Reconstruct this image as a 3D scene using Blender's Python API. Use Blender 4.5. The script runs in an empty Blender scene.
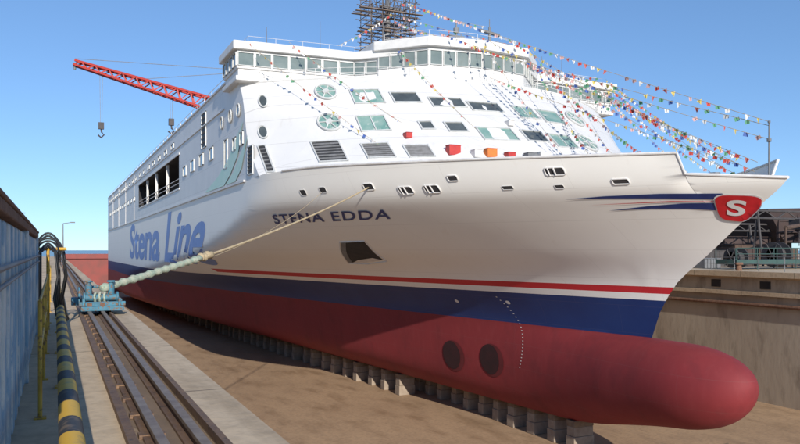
import bpy, bmesh, math, random
from mathutils import Vector, Matrix
random.seed(7)
scene=bpy.context.scene
col=scene.collection
scene.view_settings.view_transform='Standard'
scene.view_settings.look='None'
scene.view_settings.exposure=0

# ------------------------------------------------------------------ materials
def _mix(nt,fac,a,b):
    n=nt.nodes.new('ShaderNodeMix'); n.data_type='RGBA'
    for s,v in ((0,fac),(6,a),(7,b)):
        if isinstance(v,(int,float)): n.inputs[s].default_value=v
        elif isinstance(v,tuple): n.inputs[s].default_value=(v[0],v[1],v[2],1)
        else: nt.links.new(v,n.inputs[s])
    return n.outputs[2]
def _math(nt,op,a,b=0.0,clamp=False):
    n=nt.nodes.new('ShaderNodeMath'); n.operation=op; n.use_clamp=clamp
    for i,v in enumerate((a,b)):
        if isinstance(v,(int,float)): n.inputs[i].default_value=v
        else: nt.links.new(v,n.inputs[i])
    return n.outputs[0]
def _noise(nt,scale,stretch=(1,1,1),detail=6,rough=.6,vec=None):
    mp=nt.nodes.new('ShaderNodeMapping'); mp.inputs['Scale'].default_value=stretch
    if vec is None:
        g=nt.nodes.new('ShaderNodeTexCoord'); vec=g.outputs['Object']
    nt.links.new(vec,mp.inputs['Vector'])
    n=nt.nodes.new('ShaderNodeTexNoise'); n.inputs['Scale'].default_value=scale
    n.inputs['Detail'].default_value=detail; n.inputs['Roughness'].default_value=rough
    nt.links.new(mp.outputs[0],n.inputs['Vector'])
    return n.outputs['Fac']
def _ramp(nt,v,lo,hi):
    n=nt.nodes.new('ShaderNodeMapRange'); n.inputs[1].default_value=lo; n.inputs[2].default_value=hi
    n.clamp=True
    nt.links.new(v,n.inputs[0]); return n.outputs[0]
def newmat(name):
    m=bpy.data.materials.new(name); m.use_nodes=True
    nt=m.node_tree; return m,nt,nt.nodes['Principled BSDF']
def mat(name,c1,c2=None,rough=.6,scale=2,metal=0,bump=0,stretch=(1,1,1),lo=.35,hi=.65,c3=None,s3=8,lo3=.58,hi3=.7):
    m,nt,p=newmat(name)
    if c2 is None: c2=tuple(x*.8 for x in c1)
    n=_noise(nt,scale,stretch)
    c=_mix(nt,_ramp(nt,n,lo,hi),c1,c2)
    if c3 is not None:
        n3=_noise(nt,s3,stretch); c=_mix(nt,_ramp(nt,n3,lo3,hi3),c,c3)
    nt.links.new(c,p.inputs['Base Color'])
    p.inputs['Roughness'].default_value=rough; p.inputs['Metallic'].default_value=metal
    if bump>0:
        b=nt.nodes.new('ShaderNodeBump'); b.inputs['Strength'].default_value=bump; b.inputs['Distance'].default_value=.03
        nb=_noise(nt,scale*8,stretch); nt.links.new(nb,b.inputs['Height']); nt.links.new(b.outputs[0],p.inputs['Normal'])
    return m

def hull_material():
    m,nt,p=newmat('hull_paint')
    g=nt.nodes.new('ShaderNodeTexCoord'); s=nt.nodes.new('ShaderNodeSeparateXYZ')
    nt.links.new(g.outputs['Object'],s.inputs[0]); Y=s.outputs[1]; Z=s.outputs[2]
    n1=_noise(nt,.35); n2=_noise(nt,1.2,(1,1,.12)); n4=_noise(nt,3,(1,1,.35)); n5=_noise(nt,.7,(1,1,.7))
    white=_mix(nt,_ramp(nt,n1,.35,.65),(.88,.85,.795),(.86,.83,.775))
    white=_mix(nt,_math(nt,'MULTIPLY',_ramp(nt,n2,.64,.82),.22),white,(.60,.49,.38))
    blue=_mix(nt,_ramp(nt,n1,.35,.65),(.007,.026,.125),(.010,.036,.15))
    red=_mix(nt,_ramp(nt,n1,.3,.7),(.255,.026,.030),(.20,.021,.025))
    red=_mix(nt,_math(nt,'MULTIPLY',_ramp(nt,n4,.5,.8),.18),red,(.32,.07,.07))
    red=_mix(nt,_math(nt,'MULTIPLY',_ramp(nt,n5,.54,.60),.2),red,(.12,.018,.022))
    stripe=(.55,.02,.03)
    inband=_math(nt,'MULTIPLY',_math(nt,'LESS_THAN',Z,-1.60),_math(nt,'GREATER_THAN',Z,-1.90))
    inband=_math(nt,'MULTIPLY',inband,_math(nt,'LESS_THAN',Y,66))
    c=_mix(nt,inband,white,stripe)
    c=_mix(nt,_math(nt,'LESS_THAN',Z,-2.2),c,blue)
    c=_mix(nt,_math(nt,'LESS_THAN',Z,-3.88),c,red)
    cb=nt.nodes.new('ShaderNodeCombineXYZ'); nt.links.new(Y,cb.inputs[0]); nt.links.new(Z,cb.inputs[1])
    br=nt.nodes.new('ShaderNodeTexBrick'); br.inputs['Scale'].default_value=1; br.inputs['Brick Width'].default_value=4.5
    br.inputs['Row Height'].default_value=1.25; br.inputs['Mortar Size'].default_value=.012; br.inputs['Mortar Smooth'].default_value=.6
    nt.links.new(cb.outputs[0],br.inputs['Vector'])
    seam=br.outputs['Fac']
    c=_mix(nt,_math(nt,'MULTIPLY',seam,.14),c,(.2,.15,.13))
    nt.links.new(c,p.inputs['Base Color'])
    b=nt.nodes.new('ShaderNodeBump'); b.inputs['Strength'].default_value=.08; b.inputs['Distance'].default_value=.05
    h=_math(nt,'SUBTRACT',_noise(nt,.9,detail=2),_math(nt,'MULTIPLY',seam,.35)); nt.links.new(h,b.inputs['Height'])
    nt.links.new(b.outputs[0],p.inputs['Normal'])
    rr=_mix(nt,_math(nt,'LESS_THAN',Z,-3.88),(.55,.55,.55),(.75,.75,.75)); nt.links.new(rr,p.inputs['Roughness'])
    return m
def house_material():
    m,nt,p=newmat('superstructure_paint')
    g=nt.nodes.new('ShaderNodeTexCoord'); s=nt.nodes.new('ShaderNodeSeparateXYZ')
    nt.links.new(g.outputs['Object'],s.inputs[0]); Y=s.outputs[1]; Z=s.outputs[2]
    n1=_noise(nt,.4); n2=_noise(nt,1.5,(1,1,.1))
    c=_mix(nt,_ramp(nt,n1,.35,.65),(.72,.71,.70),(.66,.655,.65))
    c=_mix(nt,_math(nt,'MULTIPLY',_ramp(nt,n2,.58,.75),.35),c,(.48,.44,.40))
    cb=nt.nodes.new('ShaderNodeCombineXYZ'); nt.links.new(_math(nt,'ADD',Y,s.outputs[0]),cb.inputs[0]); nt.links.new(Z,cb.inputs[1])
    br=nt.nodes.new('ShaderNodeTexBrick'); br.inputs['Scale'].default_value=1; br.inputs['Brick Width'].default_value=3.2
    br.inputs['Row Height'].default_value=1.5; br.inputs['Mortar Size'].default_value=.015; br.offset=0
    nt.links.new(cb.outputs[0],br.inputs['Vector'])
    c=_mix(nt,_math(nt,'MULTIPLY',br.outputs['Fac'],.3),c,(.25,.22,.2))
    nt.links.new(c,p.inputs['Base Color']); p.inputs['Roughness'].default_value=.5
    b=nt.nodes.new('ShaderNodeBump'); b.inputs['Strength'].default_value=.3; b.inputs['Distance'].default_value=.06
    h=_math(nt,'SUBTRACT',_noise(nt,1.1,detail=2),_math(nt,'MULTIPLY',br.outputs['Fac'],.3)); nt.links.new(h,b.inputs['Height'])
    nt.links.new(b.outputs[0],p.inputs['Normal'])
    return m
def hazard_material():
    m,nt,p=newmat('hazard_paint')
    g=nt.nodes.new('ShaderNodeTexCoord'); s=nt.nodes.new('ShaderNodeSeparateXYZ')
    nt.links.new(g.outputs['Object'],s.inputs[0])
    v=_math(nt,'ADD',s.outputs[1],_math(nt,'MULTIPLY',s.outputs[2],1.2))
    v=_math(nt,'ADD',v,_math(nt,'MULTIPLY',_noise(nt,2.5),.12))
    f=_math(nt,'FRACT',_math(nt,'DIVIDE',v,1.0))
    st=_math(nt,'GREATER_THAN',f,.55)
    n=_noise(nt,9); c=_mix(nt,st,(.74,.44,.05),(.04,.04,.042))
    c=_mix(nt,_math(nt,'MULTIPLY',_ramp(nt,n,.54,.70),.6),c,(.28,.20,.13))
    nt.links.new(c,p.inputs['Base Color']); p.inputs['Roughness'].default_value=.6
    return m
def floor_material(name,a,b,d,puddle=False,joints=0,st=(1,.35,1)):
    m,nt,p=newmat(name)
    n1=_noise(nt,.12); n2=_noise(nt,.8,st); n3=_noise(nt,6)
    c=_mix(nt,_ramp(nt,n1,.35,.65),a,b)
    c=_mix(nt,_math(nt,'MULTIPLY',_ramp(nt,n2,.45,.7),.45 if puddle else .7),c,d)
    c=_mix(nt,_math(nt,'MULTIPLY',_ramp(nt,n3,.45,.7),.3),c,tuple(x*.45 for x in d))
    if joints:
        g=nt.nodes.new('ShaderNodeTexCoord'); s=nt.nodes.new('ShaderNodeSeparateXYZ'); nt.links.new(g.outputs['Object'],s.inputs[0])
        f=_math(nt,'FRACT',_math(nt,'DIVIDE',s.outputs[1],joints)); c=_mix(nt,_math(nt,'MULTIPLY',_math(nt,'LESS_THAN',f,.03/joints),.8),c,(.05,.04,.03))
    nt.links.new(c,p.inputs['Base Color'])
    if puddle: 
        r=_ramp(nt,n2,.5,.66); nt.links.new(_math(nt,'SUBTRACT',.9,_math(nt,'MULTIPLY',r,.4)),p.inputs['Roughness'])
    else: p.inputs['Roughness'].default_value=.85
    bu=nt.nodes.new('ShaderNodeBump'); bu.inputs['Strength'].default_value=.5; bu.inputs['Distance'].default_value=.02
    nt.links.new(n3,bu.inputs['Height']); nt.links.new(bu.outputs[0],p.inputs['Normal'])
    return m

M={}
M['hull']=hull_material(); M['house']=house_material(); M['hazard']=hazard_material()
M['white']=mat('white_paint',(.72,.71,.69),(.64,.63,.61),.5,3)
M['cap']=mat('rail_paint',(.72,.70,.68),(.6,.57,.54),.5,3)
M['deck']=mat('deck_paint',(.12,.22,.16),(.09,.16,.12),.8,1)
M['dark']=mat('painted_interior_shade',(.02,.02,.022),(.035,.03,.03),.8,2)  # near-black puts the inner shade of openings and recesses into the colour
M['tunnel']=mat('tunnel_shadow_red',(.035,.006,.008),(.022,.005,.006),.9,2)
M['tunnelwall_lit']=mat('tunnel_lit_wall_red',(.13,.014,.016),(.10,.011,.013),.8,2)  # lighter of two reds: light on the thruster's inner wall, painted flat
M['glass']=mat('window_glass',(.05,.06,.065),(.10,.12,.125),.1,.8)
M['bglass']=mat('bridge_window_glass',(.13,.17,.165),(.22,.26,.25),.12,.5)
M['green_glass']=mat('film_covered_glass',(.14,.29,.26),(.26,.38,.34),.3,1.2,c3=(.5,.55,.5),s3=3)
M['frame']=mat('window_frame_paint',(.62,.63,.62),(.5,.5,.48),.5,3)
M['louver']=mat('louver_metal',(.05,.05,.055),(.03,.03,.03),.6,3)
M['slat']=mat('louver_slat',(.22,.22,.23),(.15,.15,.15),.6,3)
M['navy']=mat('navy_lettering',(.012,.03,.14),(.02,.045,.18),.45,2)
M['sideblue']=mat('blue_side_lettering',(.15,.25,.55),(.19,.29,.60),.55,1)
M['logored']=mat('emblem_red',(.62,.02,.03),(.5,.015,.02),.4,2)
M['swgreen']=mat('pale_green_swoosh',(.50,.72,.60),(.58,.76,.66),.5,1)
M['firered']=mat('fire_box_red',(.5,.04,.03),(.4,.03,.03),.5,3)
M['orange']=mat('lifebuoy_orange',(.75,.20,.03),(.6,.15,.03),.6,3)
M['steel']=mat('rusty_rail_steel',(.15,.09,.06),(.23,.14,.08),.65,5,metal=.1,bump=.4,c3=(.07,.05,.04),s3=14)
M['trackbed']=mat('track_bed_oily_concrete',(.26,.18,.115),(.16,.11,.07),.85,1.5,bump=.5,stretch=(1,.3,1),c3=(.36,.26,.17),s3=5)
M['railtop']=mat('worn_rail_top',(.30,.23,.17),(.20,.14,.10),.5,8,metal=.3)
M['teal']=mat('teal_machine_paint',(.06,.21,.29),(.045,.14,.20),.65,6,bump=.3,c3=(.16,.10,.06),s3=14,lo3=.52,hi3=.60)
M['yellow']=mat('yellow_rail_paint',(.62,.38,.05),(.48,.28,.04),.6,6,c3=(.2,.1,.04),s3=20,lo3=.54,hi3=.64)
M['rope']=mat('mooring_rope_fibre',(.58,.46,.29),(.42,.33,.2),.9,14,bump=.6)
M['greenrope']=mat('green_sleeved_rope',(.34,.44,.34),(.52,.52,.40),.9,9,bump=.8,c3=(.2,.22,.15),s3=12)
M['rubber']=mat('black_hose_rubber',(.015,.015,.016),(.03,.03,.03),.5,6)
M['bluewall']=mat('peeling_blue_paint',(.26,.38,.48),(.34,.45,.52),.75,2.2,bump=.6,stretch=(1,1,.5),c3=(.62,.62,.58),s3=3.0,lo3=.50,hi3=.56)
M['rustcap']=mat('rust_brown_steel',(.14,.07,.045),(.24,.13,.08),.85,6,bump=.7)
M['cranered']=mat('crane_red_paint',(.50,.045,.03),(.38,.035,.025),.5,1)
M['scaf']=mat('scaffold_tube',(.20,.17,.16),(.12,.10,.09),.6,3,metal=.3)
M['plank']=mat('scaffold_plank',(.24,.17,.13),(.15,.11,.08),.8,3)
M['concrete']=floor_material('walkway_concrete',(.66,.51,.34),(.58,.45,.30),(.38,.28,.18),joints=6,st=(1.5,.5,1))
M['coping']=floor_material('coping_concrete',(.64,.50,.34),(.56,.43,.29),(.37,.27,.17),joints=4,st=(3,.3,1))
M['floor']=floor_material('dock_floor_wet_rust',(.47,.31,.18),(.40,.26,.15),(.24,.155,.095),True)
M['wall']=mat('stained_dock_concrete',(.48,.41,.32),(.38,.31,.24),.9,.35,bump=.4,stretch=(1,1,.35),c3=(.20,.16,.12),s3=.9,lo3=.52,hi3=.76)
M['block']=mat('keel_block_concrete',(.36,.29,.22),(.26,.20,.15),.9,2,bump=.4)
M['timber']=mat('timber_cap',(.26,.19,.12),(.18,.12,.08),.85,4,bump=.4)
M['gate']=mat('gate_red_paint',(.28,.05,.04),(.2,.05,.04),.6,.6)
M['rustblock']=mat('primed_ship_block',(.05,.033,.032),(.075,.048,.042),.8,.5,c3=(.035,.033,.035),s3=1.5)
M['rustdark']=mat('dark_rusty_steel',(.07,.045,.035),(.11,.07,.05),.85,3)
M['greysteel']=mat('grey_steel',(.20,.21,.22),(.13,.13,.14),.6,1)
M['darksteel']=mat('dark_machinery_steel',(.05,.048,.05),(.08,.07,.07),.7,1)
M['seagreen']=mat('sea_green_steel',(.045,.10,.09),(.035,.07,.065),.8,1,c3=(.08,.06,.05),s3=4)
def water_mat():
    m,nt,p=newmat('sea_water'); p.inputs['Base Color'].default_value=(.03,.08,.11,1); p.inputs['Roughness'].default_value=.25
    b=nt.nodes.new('ShaderNodeBump'); b.inputs['Strength'].default_value=.6; nt.links.new(_noise(nt,.4),b.inputs['Height']); nt.links.new(b.outputs[0],p.inputs['Normal']); return m
M['sea']=water_mat()
FLAGC=[('red',(.55,.07,.06)),('white',(.8,.8,.8)),('blue',(.09,.16,.45)),('yellow',(.68,.54,.15)),('green',(.12,.34,.20)),('white_',(.75,.75,.75)),('red_',(.60,.14,.12)),('pink',(.7,.42,.4))]
for n,c in FLAGC: M['flag_'+n]=mat('flag_cloth_'+n,c,tuple(x*.85 for x in c),.9,3)

# ------------------------------------------------------------------ mesh builder
class MB:
    def __init__(s): s.v=[]; s.f=[]; s.m=[]; s.cur=0
    def add(s,vs,fs):
        o=len(s.v); s.v+= [tuple(v) for v in vs]
        for f in fs: s.f.append([i+o for i in f]); s.m.append(s.cur)
        return s
    def obox(s,c,ax,ay,az):
        c=Vector(c);ax=Vector(ax);ay=Vector(ay);az=Vector(az)
        vs=[c+i*ax+j*ay+k*az for k in(-1,1) for j in(-1,1) for i in(-1,1)]
        return s.add(vs,[(0,2,3,1),(4,5,7,6),(0,1,5,4),(2,6,7,3),(0,4,6,2),(1,3,7,5)])
    def box(s,x0,x1,y0,y1,z0,z1):
        return s.obox(((x0+x1)/2,(y0+y1)/2,(z0+z1)/2),((x1-x0)/2,0,0),(0,(y1-y0)/2,0),(0,0,(z1-z0)/2))
    def cyl(s,a,b,r,r2=None,n=8):
        a=Vector(a);b=Vector(b); r2=r if r2 is None else r2
        d=(b-a); 
        if d.length<1e-6: return s
        d.normalize(); u=d.orthogonal().normalized(); w=d.cross(u)
        vs=[a+(u*math.cos(t)+w*math.sin(t))*r for t in [2*math.pi*i/n for i in range(n)]]
        vs+=[b+(u*math.cos(t)+w*math.sin(t))*r2 for t in [2*math.pi*i/n for i in range(n)]]
        fs=[(i,(i+1)%n,n+(i+1)%n,n+i) for i in range(n)]+[tuple(range(n))[::-1],tuple(range(n,2*n))]
        return s.add(vs,fs)
    def tube(s,pts,r,n=8,closed=False):
        pts=[Vector(p) for p in pts]; vs=[];N=len(pts)
        up=Vector((0,0,1))
        for i,p in enumerate(pts):
            if closed: d=(pts[(i+1)%N]-pts[i-1]).normalized()
            else: d=(pts[min(i+1,N-1)]-pts[max(i-1,0)]).normalized()
            u=d.cross(up); 
            if u.length<.05: u=d.cross(Vector((1,0,0)))
            u.normalize(); w=u.cross(d)
            rr=r[i] if isinstance(r,(list,tuple)) else r
            vs+=[p+(u*math.cos(2*math.pi*k/n)+w*math.sin(2*math.pi*k/n))*rr for k in range(n)]
        fs=[((i%N)*n+k,(i%N)*n+(k+1)%n,((i+1)%N)*n+(k+1)%n,((i+1)%N)*n+k) for i in range(N if closed else N-1) for k in range(n)]
        if not closed: fs+=[tuple(range(n))[::-1],tuple(range((N-1)*n,N*n))]
        return s.add(vs,fs)
    def prism(s,poly,z0,z1):
        n=len(poly); vs=[(x,y,z0) for x,y in poly]+[(x,y,z1) for x,y in poly]
        return s.add(vs,[tuple(range(n))[::-1],tuple(range(n,2*n))]+[(i,(i+1)%n,n+(i+1)%n,n+i) for i in range(n)])
    def quad(s,*p): return s.add(p,[tuple(range(len(p)))])
def link(o): col.objects.link(o); return o
def tag(o,label=None,category=None,group=None,kind=None):
    if label: o['label']=label
    if category: o['category']=category
    if group: o['group']=group
    if kind: o['kind']=kind
    return o
def mk(name,mb,mats,parent=None,smooth=False,merge=False,bevel=0,origin=None,**kw):
    me=bpy.data.meshes.new(name)
    vs=mb.v
    if origin is not None: vs=[(v[0]-origin[0],v[1]-origin[1],v[2]-origin[2]) for v in vs]
    me.from_pydata(vs,[],mb.f)
    if not isinstance(mats,(list,tuple)): mats=[mats]
    for m in mats: me.materials.append(m)
    for p,i in zip(me.polygons,mb.m): p.material_index=i
    if merge:
        bm=bmesh.new(); bm.from_mesh(me); bmesh.ops.remove_doubles(bm,verts=bm.verts,dist=.004)
        bmesh.ops.dissolve_degenerate(bm,edges=bm.edges,dist=.001)
        bm.to_mesh(me); bm.free()
    me.update()
    o=link(bpy.data.objects.new(name,me))
    if origin is not None: o.location=origin
    if smooth:
        for p in me.polygons: p.use_smooth=True
        if smooth!='all':
            try: me.set_sharp_from_angle(angle=math.radians(38))
            except Exception: pass
    if bevel>0:
        b=o.modifiers.new('bevel','BEVEL'); b.width=bevel; b.segments=2; b.limit_method='ANGLE'
    if parent is not None and origin is None: adopt(o,parent)
    return tag(o,**kw)
def adopt(o,parent):
    o.parent=parent
    o.matrix_parent_inverse=Matrix.Translation(-parent.location) if parent.parent is None else Matrix.Identity(4)
def thing(name,loc,**kw):
    e=bpy.data.objects.new(name,None); e.location=loc; e.empty_display_size=.5; link(e); return tag(e,**kw)
def part_local(name,mb,m,parent,loc,**kw):
    # mesh kept in the thing's own coordinates, so that copies follow their parent
    o=mk(name,mb,m,origin=loc,**kw); o.location=(0,0,0); o.parent=parent; return o
def copy_thing(src,loc,rz=0):
    n=bpy.data.objects.new(src.name.split('.')[0],None); n.empty_display_size=.5; n.location=loc; n.rotation_euler[2]=rz
    for k in ('label','category','group'): n[k]=src[k]
    link(n)
    for c in list(src.children):
        k=c.copy(); k.parent=n; k.location=(0,0,0); link(k)
    return n

# ------------------------------------------------------------------ camera (eye at the origin, quay 1.5 m below)
TY=.46
cam=bpy.data.cameras.new('camera'); co=link(bpy.data.objects.new('camera',cam))
cam.sensor_width=36; cam.lens=33.75; cam.shift_y=.035; cam.clip_end=30000; cam.clip_start=.1
co.rotation_euler=(math.radians(90),0,-math.atan(TY)); scene.camera=co

# ------------------------------------------------------------------ light
to_sun=Vector((-.105,-.91,.36)).normalized()
sun=bpy.data.lights.new('sun','SUN'); sun.energy=5.0; sun.angle=math.radians(.5); sun.color=(1,.94,.85)
so=link(bpy.data.objects.new('sun',sun)); so.rotation_euler=(-to_sun).to_track_quat('-Z','Y').to_euler()
w=bpy.data.worlds.new('World'); scene.world=w; w.use_nodes=True
nt=w.node_tree; sky=nt.nodes.new('ShaderNodeTexSky'); sky.sky_type='NISHITA'; sky.sun_disc=False
sky.sun_elevation=math.asin(to_sun.z); sky.sun_rotation=math.atan2(to_sun.x,to_sun.y)
sky.air_density=.9; sky.dust_density=0; sky.ozone_density=3.0; sky.altitude=1500
def _mul(c,v):
    mx=nt.nodes.new('ShaderNodeMix'); mx.data_type='RGBA'; mx.blend_type='MULTIPLY'; mx.inputs[0].default_value=1
    nt.links.new(c,mx.inputs[6]); mx.inputs[7].default_value=(*v,1); return mx.outputs[2]
c=_mul(sky.outputs[0],(.13,.13,.13))
gm=nt.nodes.new('ShaderNodeGamma'); gm.inputs[1].default_value=.72; nt.links.new(c,gm.inputs[0])
c=_mul(gm.outputs[0],(4.5,5.9,7.4))
nt.links.new(c,nt.nodes['Background'].inputs[0]); nt.nodes['Background'].inputs[1].default_value=.14

# ------------------------------------------------------------------ hull form
def hermite(xs,ys,x):
    if x<=xs[0]: return ys[0]
    if x>=xs[-1]: return ys[-1]
    for i in range(len(xs)-1):
        if x<=xs[i+1]: break
    def sl(j):
        if j==0 or j==len(xs)-1: 
            k=min(j,len(xs)-2); return (ys[k+1]-ys[k])/(xs[k+1]-xs[k])
        a=(ys[j]-ys[j-1])/(xs[j]-xs[j-1]); b=(ys[j+1]-ys[j])/(xs[j+1]-xs[j])
        return 0 if a*b<=0 else 2*a*b/(a+b)
    h=xs[i+1]-xs[i]; t=(x-xs[i])/h; m0=sl(i)*h; m1=sl(i+1)*h
    return (2*t**3-3*t*t+1)*ys[i]+(t**3-2*t*t+t)*m0+(-2*t**3+3*t*t)*ys[i+1]+(t**3-t*t)*m1
CX=24.0; HB=13.8; KZ=-8.5; FZ=-9.95
ZS=[-8.5,-6,-3.9,-1.7,0,1.6,2.55,4.2]
ST=[26.5,25.8,25.5,24.3,22.1,20.0,18.75,17.9]
LL=[112,104,95,62,37,27,24,22.6]
PP=[1.5,1.5,1.5,1.62,1.58,1.55,1.5,1.5]
def wedge(Y,Z):
    s=Y-hermite(ZS,ST,Z)
    if s<=0: return 0
    u=min(1,s/hermite(ZS,LL,Z)); b=HB*(1-(1-u)**hermite(ZS,PP,Z))
    if Z<-6.5: b*=1-.35*((-6.5-Z)/2)**3
    return b
def btop(Y):
    s=min(1,max(0,(Y-20.2)/3.2)); return -5.25+1.35*math.sqrt(max(0,1-(1-s)**2))
def bbot(Y):
    s=min(1,max(0,(Y-20.2)/3.4)); z=-5.25-2.15*math.sqrt(max(0,1-(1-s)**2))
    if Y>22: 
        t=min(1,(Y-22)/9); z-=1.1*t*t*(3-2*t)
    return max(z,KZ)
def bulb(Y,Z):
    s=min(1,max(0,(Y-20.2)/3.6)); rx=1.7*math.sqrt(max(0,1-(1-s)**2))
    if Y>27: rx*=max(0,1-(Y-27)/26)
    zt,zb=btop(Y),bbot(Y); zc=(zt+zb)/2; rz=(zt-zb)/2
    if rz<1e-4: return 0
    q=1-((Z-zc)/rz)**2
    return rx*math.sqrt(q) if q>0 else 0
def hb(Y,Z):
    a=wedge(Y,Z) if Y>=18.7 else 0; c=bulb(Y,Z) if Z<-3.9+1e-6 else 0
    return (a**3+c**3)**(1/3)
def ztop(Y):
    if Y<21.3: return 2.6+(Y-18.7)*.1
    return min(4.1,3.64+(Y-21.3)*.0326)
def zstem(Y):
    lo,hi=-3.9,2.6
    for _ in range(40):
        m=(lo+hi)/2
        if hermite(ZS,ST,m)>Y: lo=m
        else: hi=m
    return lo
def HP(Y,Z,off=0,side=-1):
    b=hb(Y,Z)
    if off:
        e=.05
        n=Vector((1,-(hb(Y+e,Z)-hb(Y-e,Z))/(2*e),-(hb(Y,Z+e)-hb(Y,Z-e))/(2*e))).normalized()*off
        return Vector((CX+side*(b+n.x),Y+n.y,Z+n.z))
    return Vector((CX+side*b,Y,Z))

ship=thing('passenger_ferry',(24,95,KZ),label="huge white ferry with red bottom on keel blocks in dry dock",category="ship")
NL,NU=22,38
def section(Y):
    lo=[];up=[]
    zb=bbot(Y); zt=-3.9 if Y>=25.5 else btop(Y)
    for i in range(NL+1):
        a=(1-math.cos(math.pi*i/NL))/2; lo.append(zb+a*(zt-zb))
    zl=-3.9 if Y>=25.5 else zstem(Y)
    for i in range(NU+1):
        up.append(zl+(ztop(Y)-zl)*i/NU)
    return lo,up
mb=MB()
fw=[18.73,18.8,19,19.3,19.6,20,20.4,20.8,21.1,21.29,21.31,22,22.5,23,23.5,24,24.5,25,25.5]
aft=[25.5,26,26.5,27,27.5,28,28.5,29,30,31,32,33,34,35,36,37,38,39,40,42,44,46,48,50,53,56,60,64,68,72,77,82,88,94,100,108,116,124,132,140,150,160,170]
def strip(stations,which,bf):
    for side in(-1,1):
        rows=[]
        for Y in stations:
            lo,up=section(Y); zz=lo if which==0 else up
            rows.append([(CX+side*bf(Y,z,k,len(zz)),Y,z) for k,z in enumerate(zz)])
        n=len(rows[0]); vs=[p for r in rows for p in r]; fs=[]
        for i in range(len(rows)-1):
            for k in range(n-1):
                f=(i*n+k,(i+1)*n+k,(i+1)*n+k+1,i*n+k+1)
                fs.append(f if side<0 else f[::-1])
        mb.add(vs,fs)
bl=[20.2,20.22,20.3,20.4,20.55,20.75,21,21.3,21.7,22.1,22.6,23.1,23.6,24.2,24.8,25.5]
strip(aft,0,lambda Y,z,k,n: hb(Y,z))
strip(aft,1,lambda Y,z,k,n: (wedge(Y,z)))
strip(fw,1,lambda Y,z,k,n: 0 if k==0 else wedge(Y,z))
strip(bl,0,lambda Y,z,k,n: 0 if k in(0,n-1) else bulb(Y,z))
for i in range(len(aft)-1):
    a,b=aft[i],aft[i+1]; 
    za,zb_=bbot(a),bbot(b); ba,bb=hb(a,za),hb(b,zb_)
    mb.quad((CX-ba,a,za),(CX+ba,a,za),(CX+bb,b,zb_),(CX-bb,b,zb_))
lo,up=section(170); zz=lo+up[1:]
mb.add([(CX-hb(170,z),170,z) for z in zz]+[(CX+hb(170,z),170,z) for z in zz[::-1]],[tuple(range(2*len(zz)))])
hull=mk('hull',mb,M['hull'],ship,smooth=True,merge=True)
mb=MB(); ys=[19.4,19.7,20,21,22,23,24,26,28,30,32,34,36,38,40]
for i in range(len(ys)-1):
    a,b=ys[i],ys[i+1]; ba,bb=max(.02,wedge(a,2.1)-.03),wedge(b,2.1)-.03
    mb.quad((CX-ba,a,2.1),(CX+ba,a,2.1),(CX+bb,b,2.1),(CX-bb,b,2.1))
mk('foredeck',mb,M['deck'],ship)
mb=MB()
for side in(-1,1):
    pts=[HP(Y,ztop(Y),0,side)+Vector((0,0,.02)) for Y in fw+[y for y in aft[1:] if y<=38]]
    mb.tube(pts,.06,8)
mk('bulwark_rail',mb,M['cap'],ship,smooth=True)

# ---- marks painted on the hull: flat shapes cut finely and laid on the shell
def conform(bm,name,matx,mapf,maxlen,parent=ship):
    bmesh.ops.triangulate(bm,faces=bm.faces)
    for _ in range(7):
        es=[e for e in bm.edges if e.calc_length()>maxlen]
        if not es: break
        bmesh.ops.subdivide_edges(bm,edges=es,cuts=1); bmesh.ops.triangulate(bm,faces=[f for f in bm.faces if len(f.verts)>3])
    for v in bm.verts: v.co=mapf(v.co.x,v.co.y)
    me=bpy.data.meshes.new(name); bm.to_mesh(me); bm.free(); me.materials.append(matx)
    for p in me.polygons: p.use_smooth=True
    o=link(bpy.data.objects.new(name,me)); adopt(o,parent); return o
def polybm(pts):
    bm=bmesh.new(); bm.faces.new([bm.verts.new((x,y,0)) for x,y in pts]); return bm
def textbm(s,bold=.02,spacing=1.0):
    c=bpy.data.curves.new('lettering','FONT'); c.body=s; c.offset=bold; c.space_character=spacing; c.resolution_u=5
    o=link(bpy.data.objects.new('lettering',c)); bpy.context.view_layer.update()
    me=bpy.data.meshes.new_from_object(o); bpy.data.objects.remove(o)
    bm=bmesh.new(); bm.from_mesh(me)
    xs=[v.co.x for v in bm.verts]; ys=[v.co.y for v in bm.verts]; x0,x1,y0,y1=min(xs),max(xs),min(ys),max(ys)
    for v in bm.verts: v.co.x=(v.co.x-x0)/(x1-x0); v.co.y=(v.co.y-y0)/(y1-y0); v.co.z=0
    return bm
def place(bm,TL,TR,BR,BL):
    for v in bm.verts:
        u,t=v.co.x,v.co.y
        v.co.x,v.co.y=[(1-t)*((1-u)*BL[i]+u*BR[i])+t*((1-u)*TL[i]+u*TR[i]) for i in(0,1)]
    return bm
def roundpoly(c,r=.3,k=5):
    out=[];n=len(c)
    for i in range(n):
        p=Vector(c[i]);a=Vector(c[i-1]);b=Vector(c[(i+1)%n]); q0=p.lerp(a,r);q1=p.lerp(b,r)
        for j in range(k+1):
            t=j/k; v=q0*(1-t)**2+p*2*t*(1-t)+q1*t*t; out.append((v.x,v.y))
    return out
hullmap=lambda off: (lambda y,z: HP(y,z,off))
conform(place(textbm('STENA EDDA',.016,1.15),(41.0,1.98),(32.9,1.96),(33.6,1.54),(41.8,1.50)),'name_lettering',M['navy'],hullmap(.03),.4)
conform(place(textbm('Stena',.025,.95),(118,3.7),(82,3.7),(84,-1.25),(119,-1.25)),'company_lettering',M['sideblue'],hullmap(.025),1.2)
conform(place(textbm('Line',.025,.95),(77,3.7),(53,3.7),(60.5,-1.25),(80,-1.25)),'company_lettering',M['sideblue'],hullmap(.025),1.2)
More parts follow.
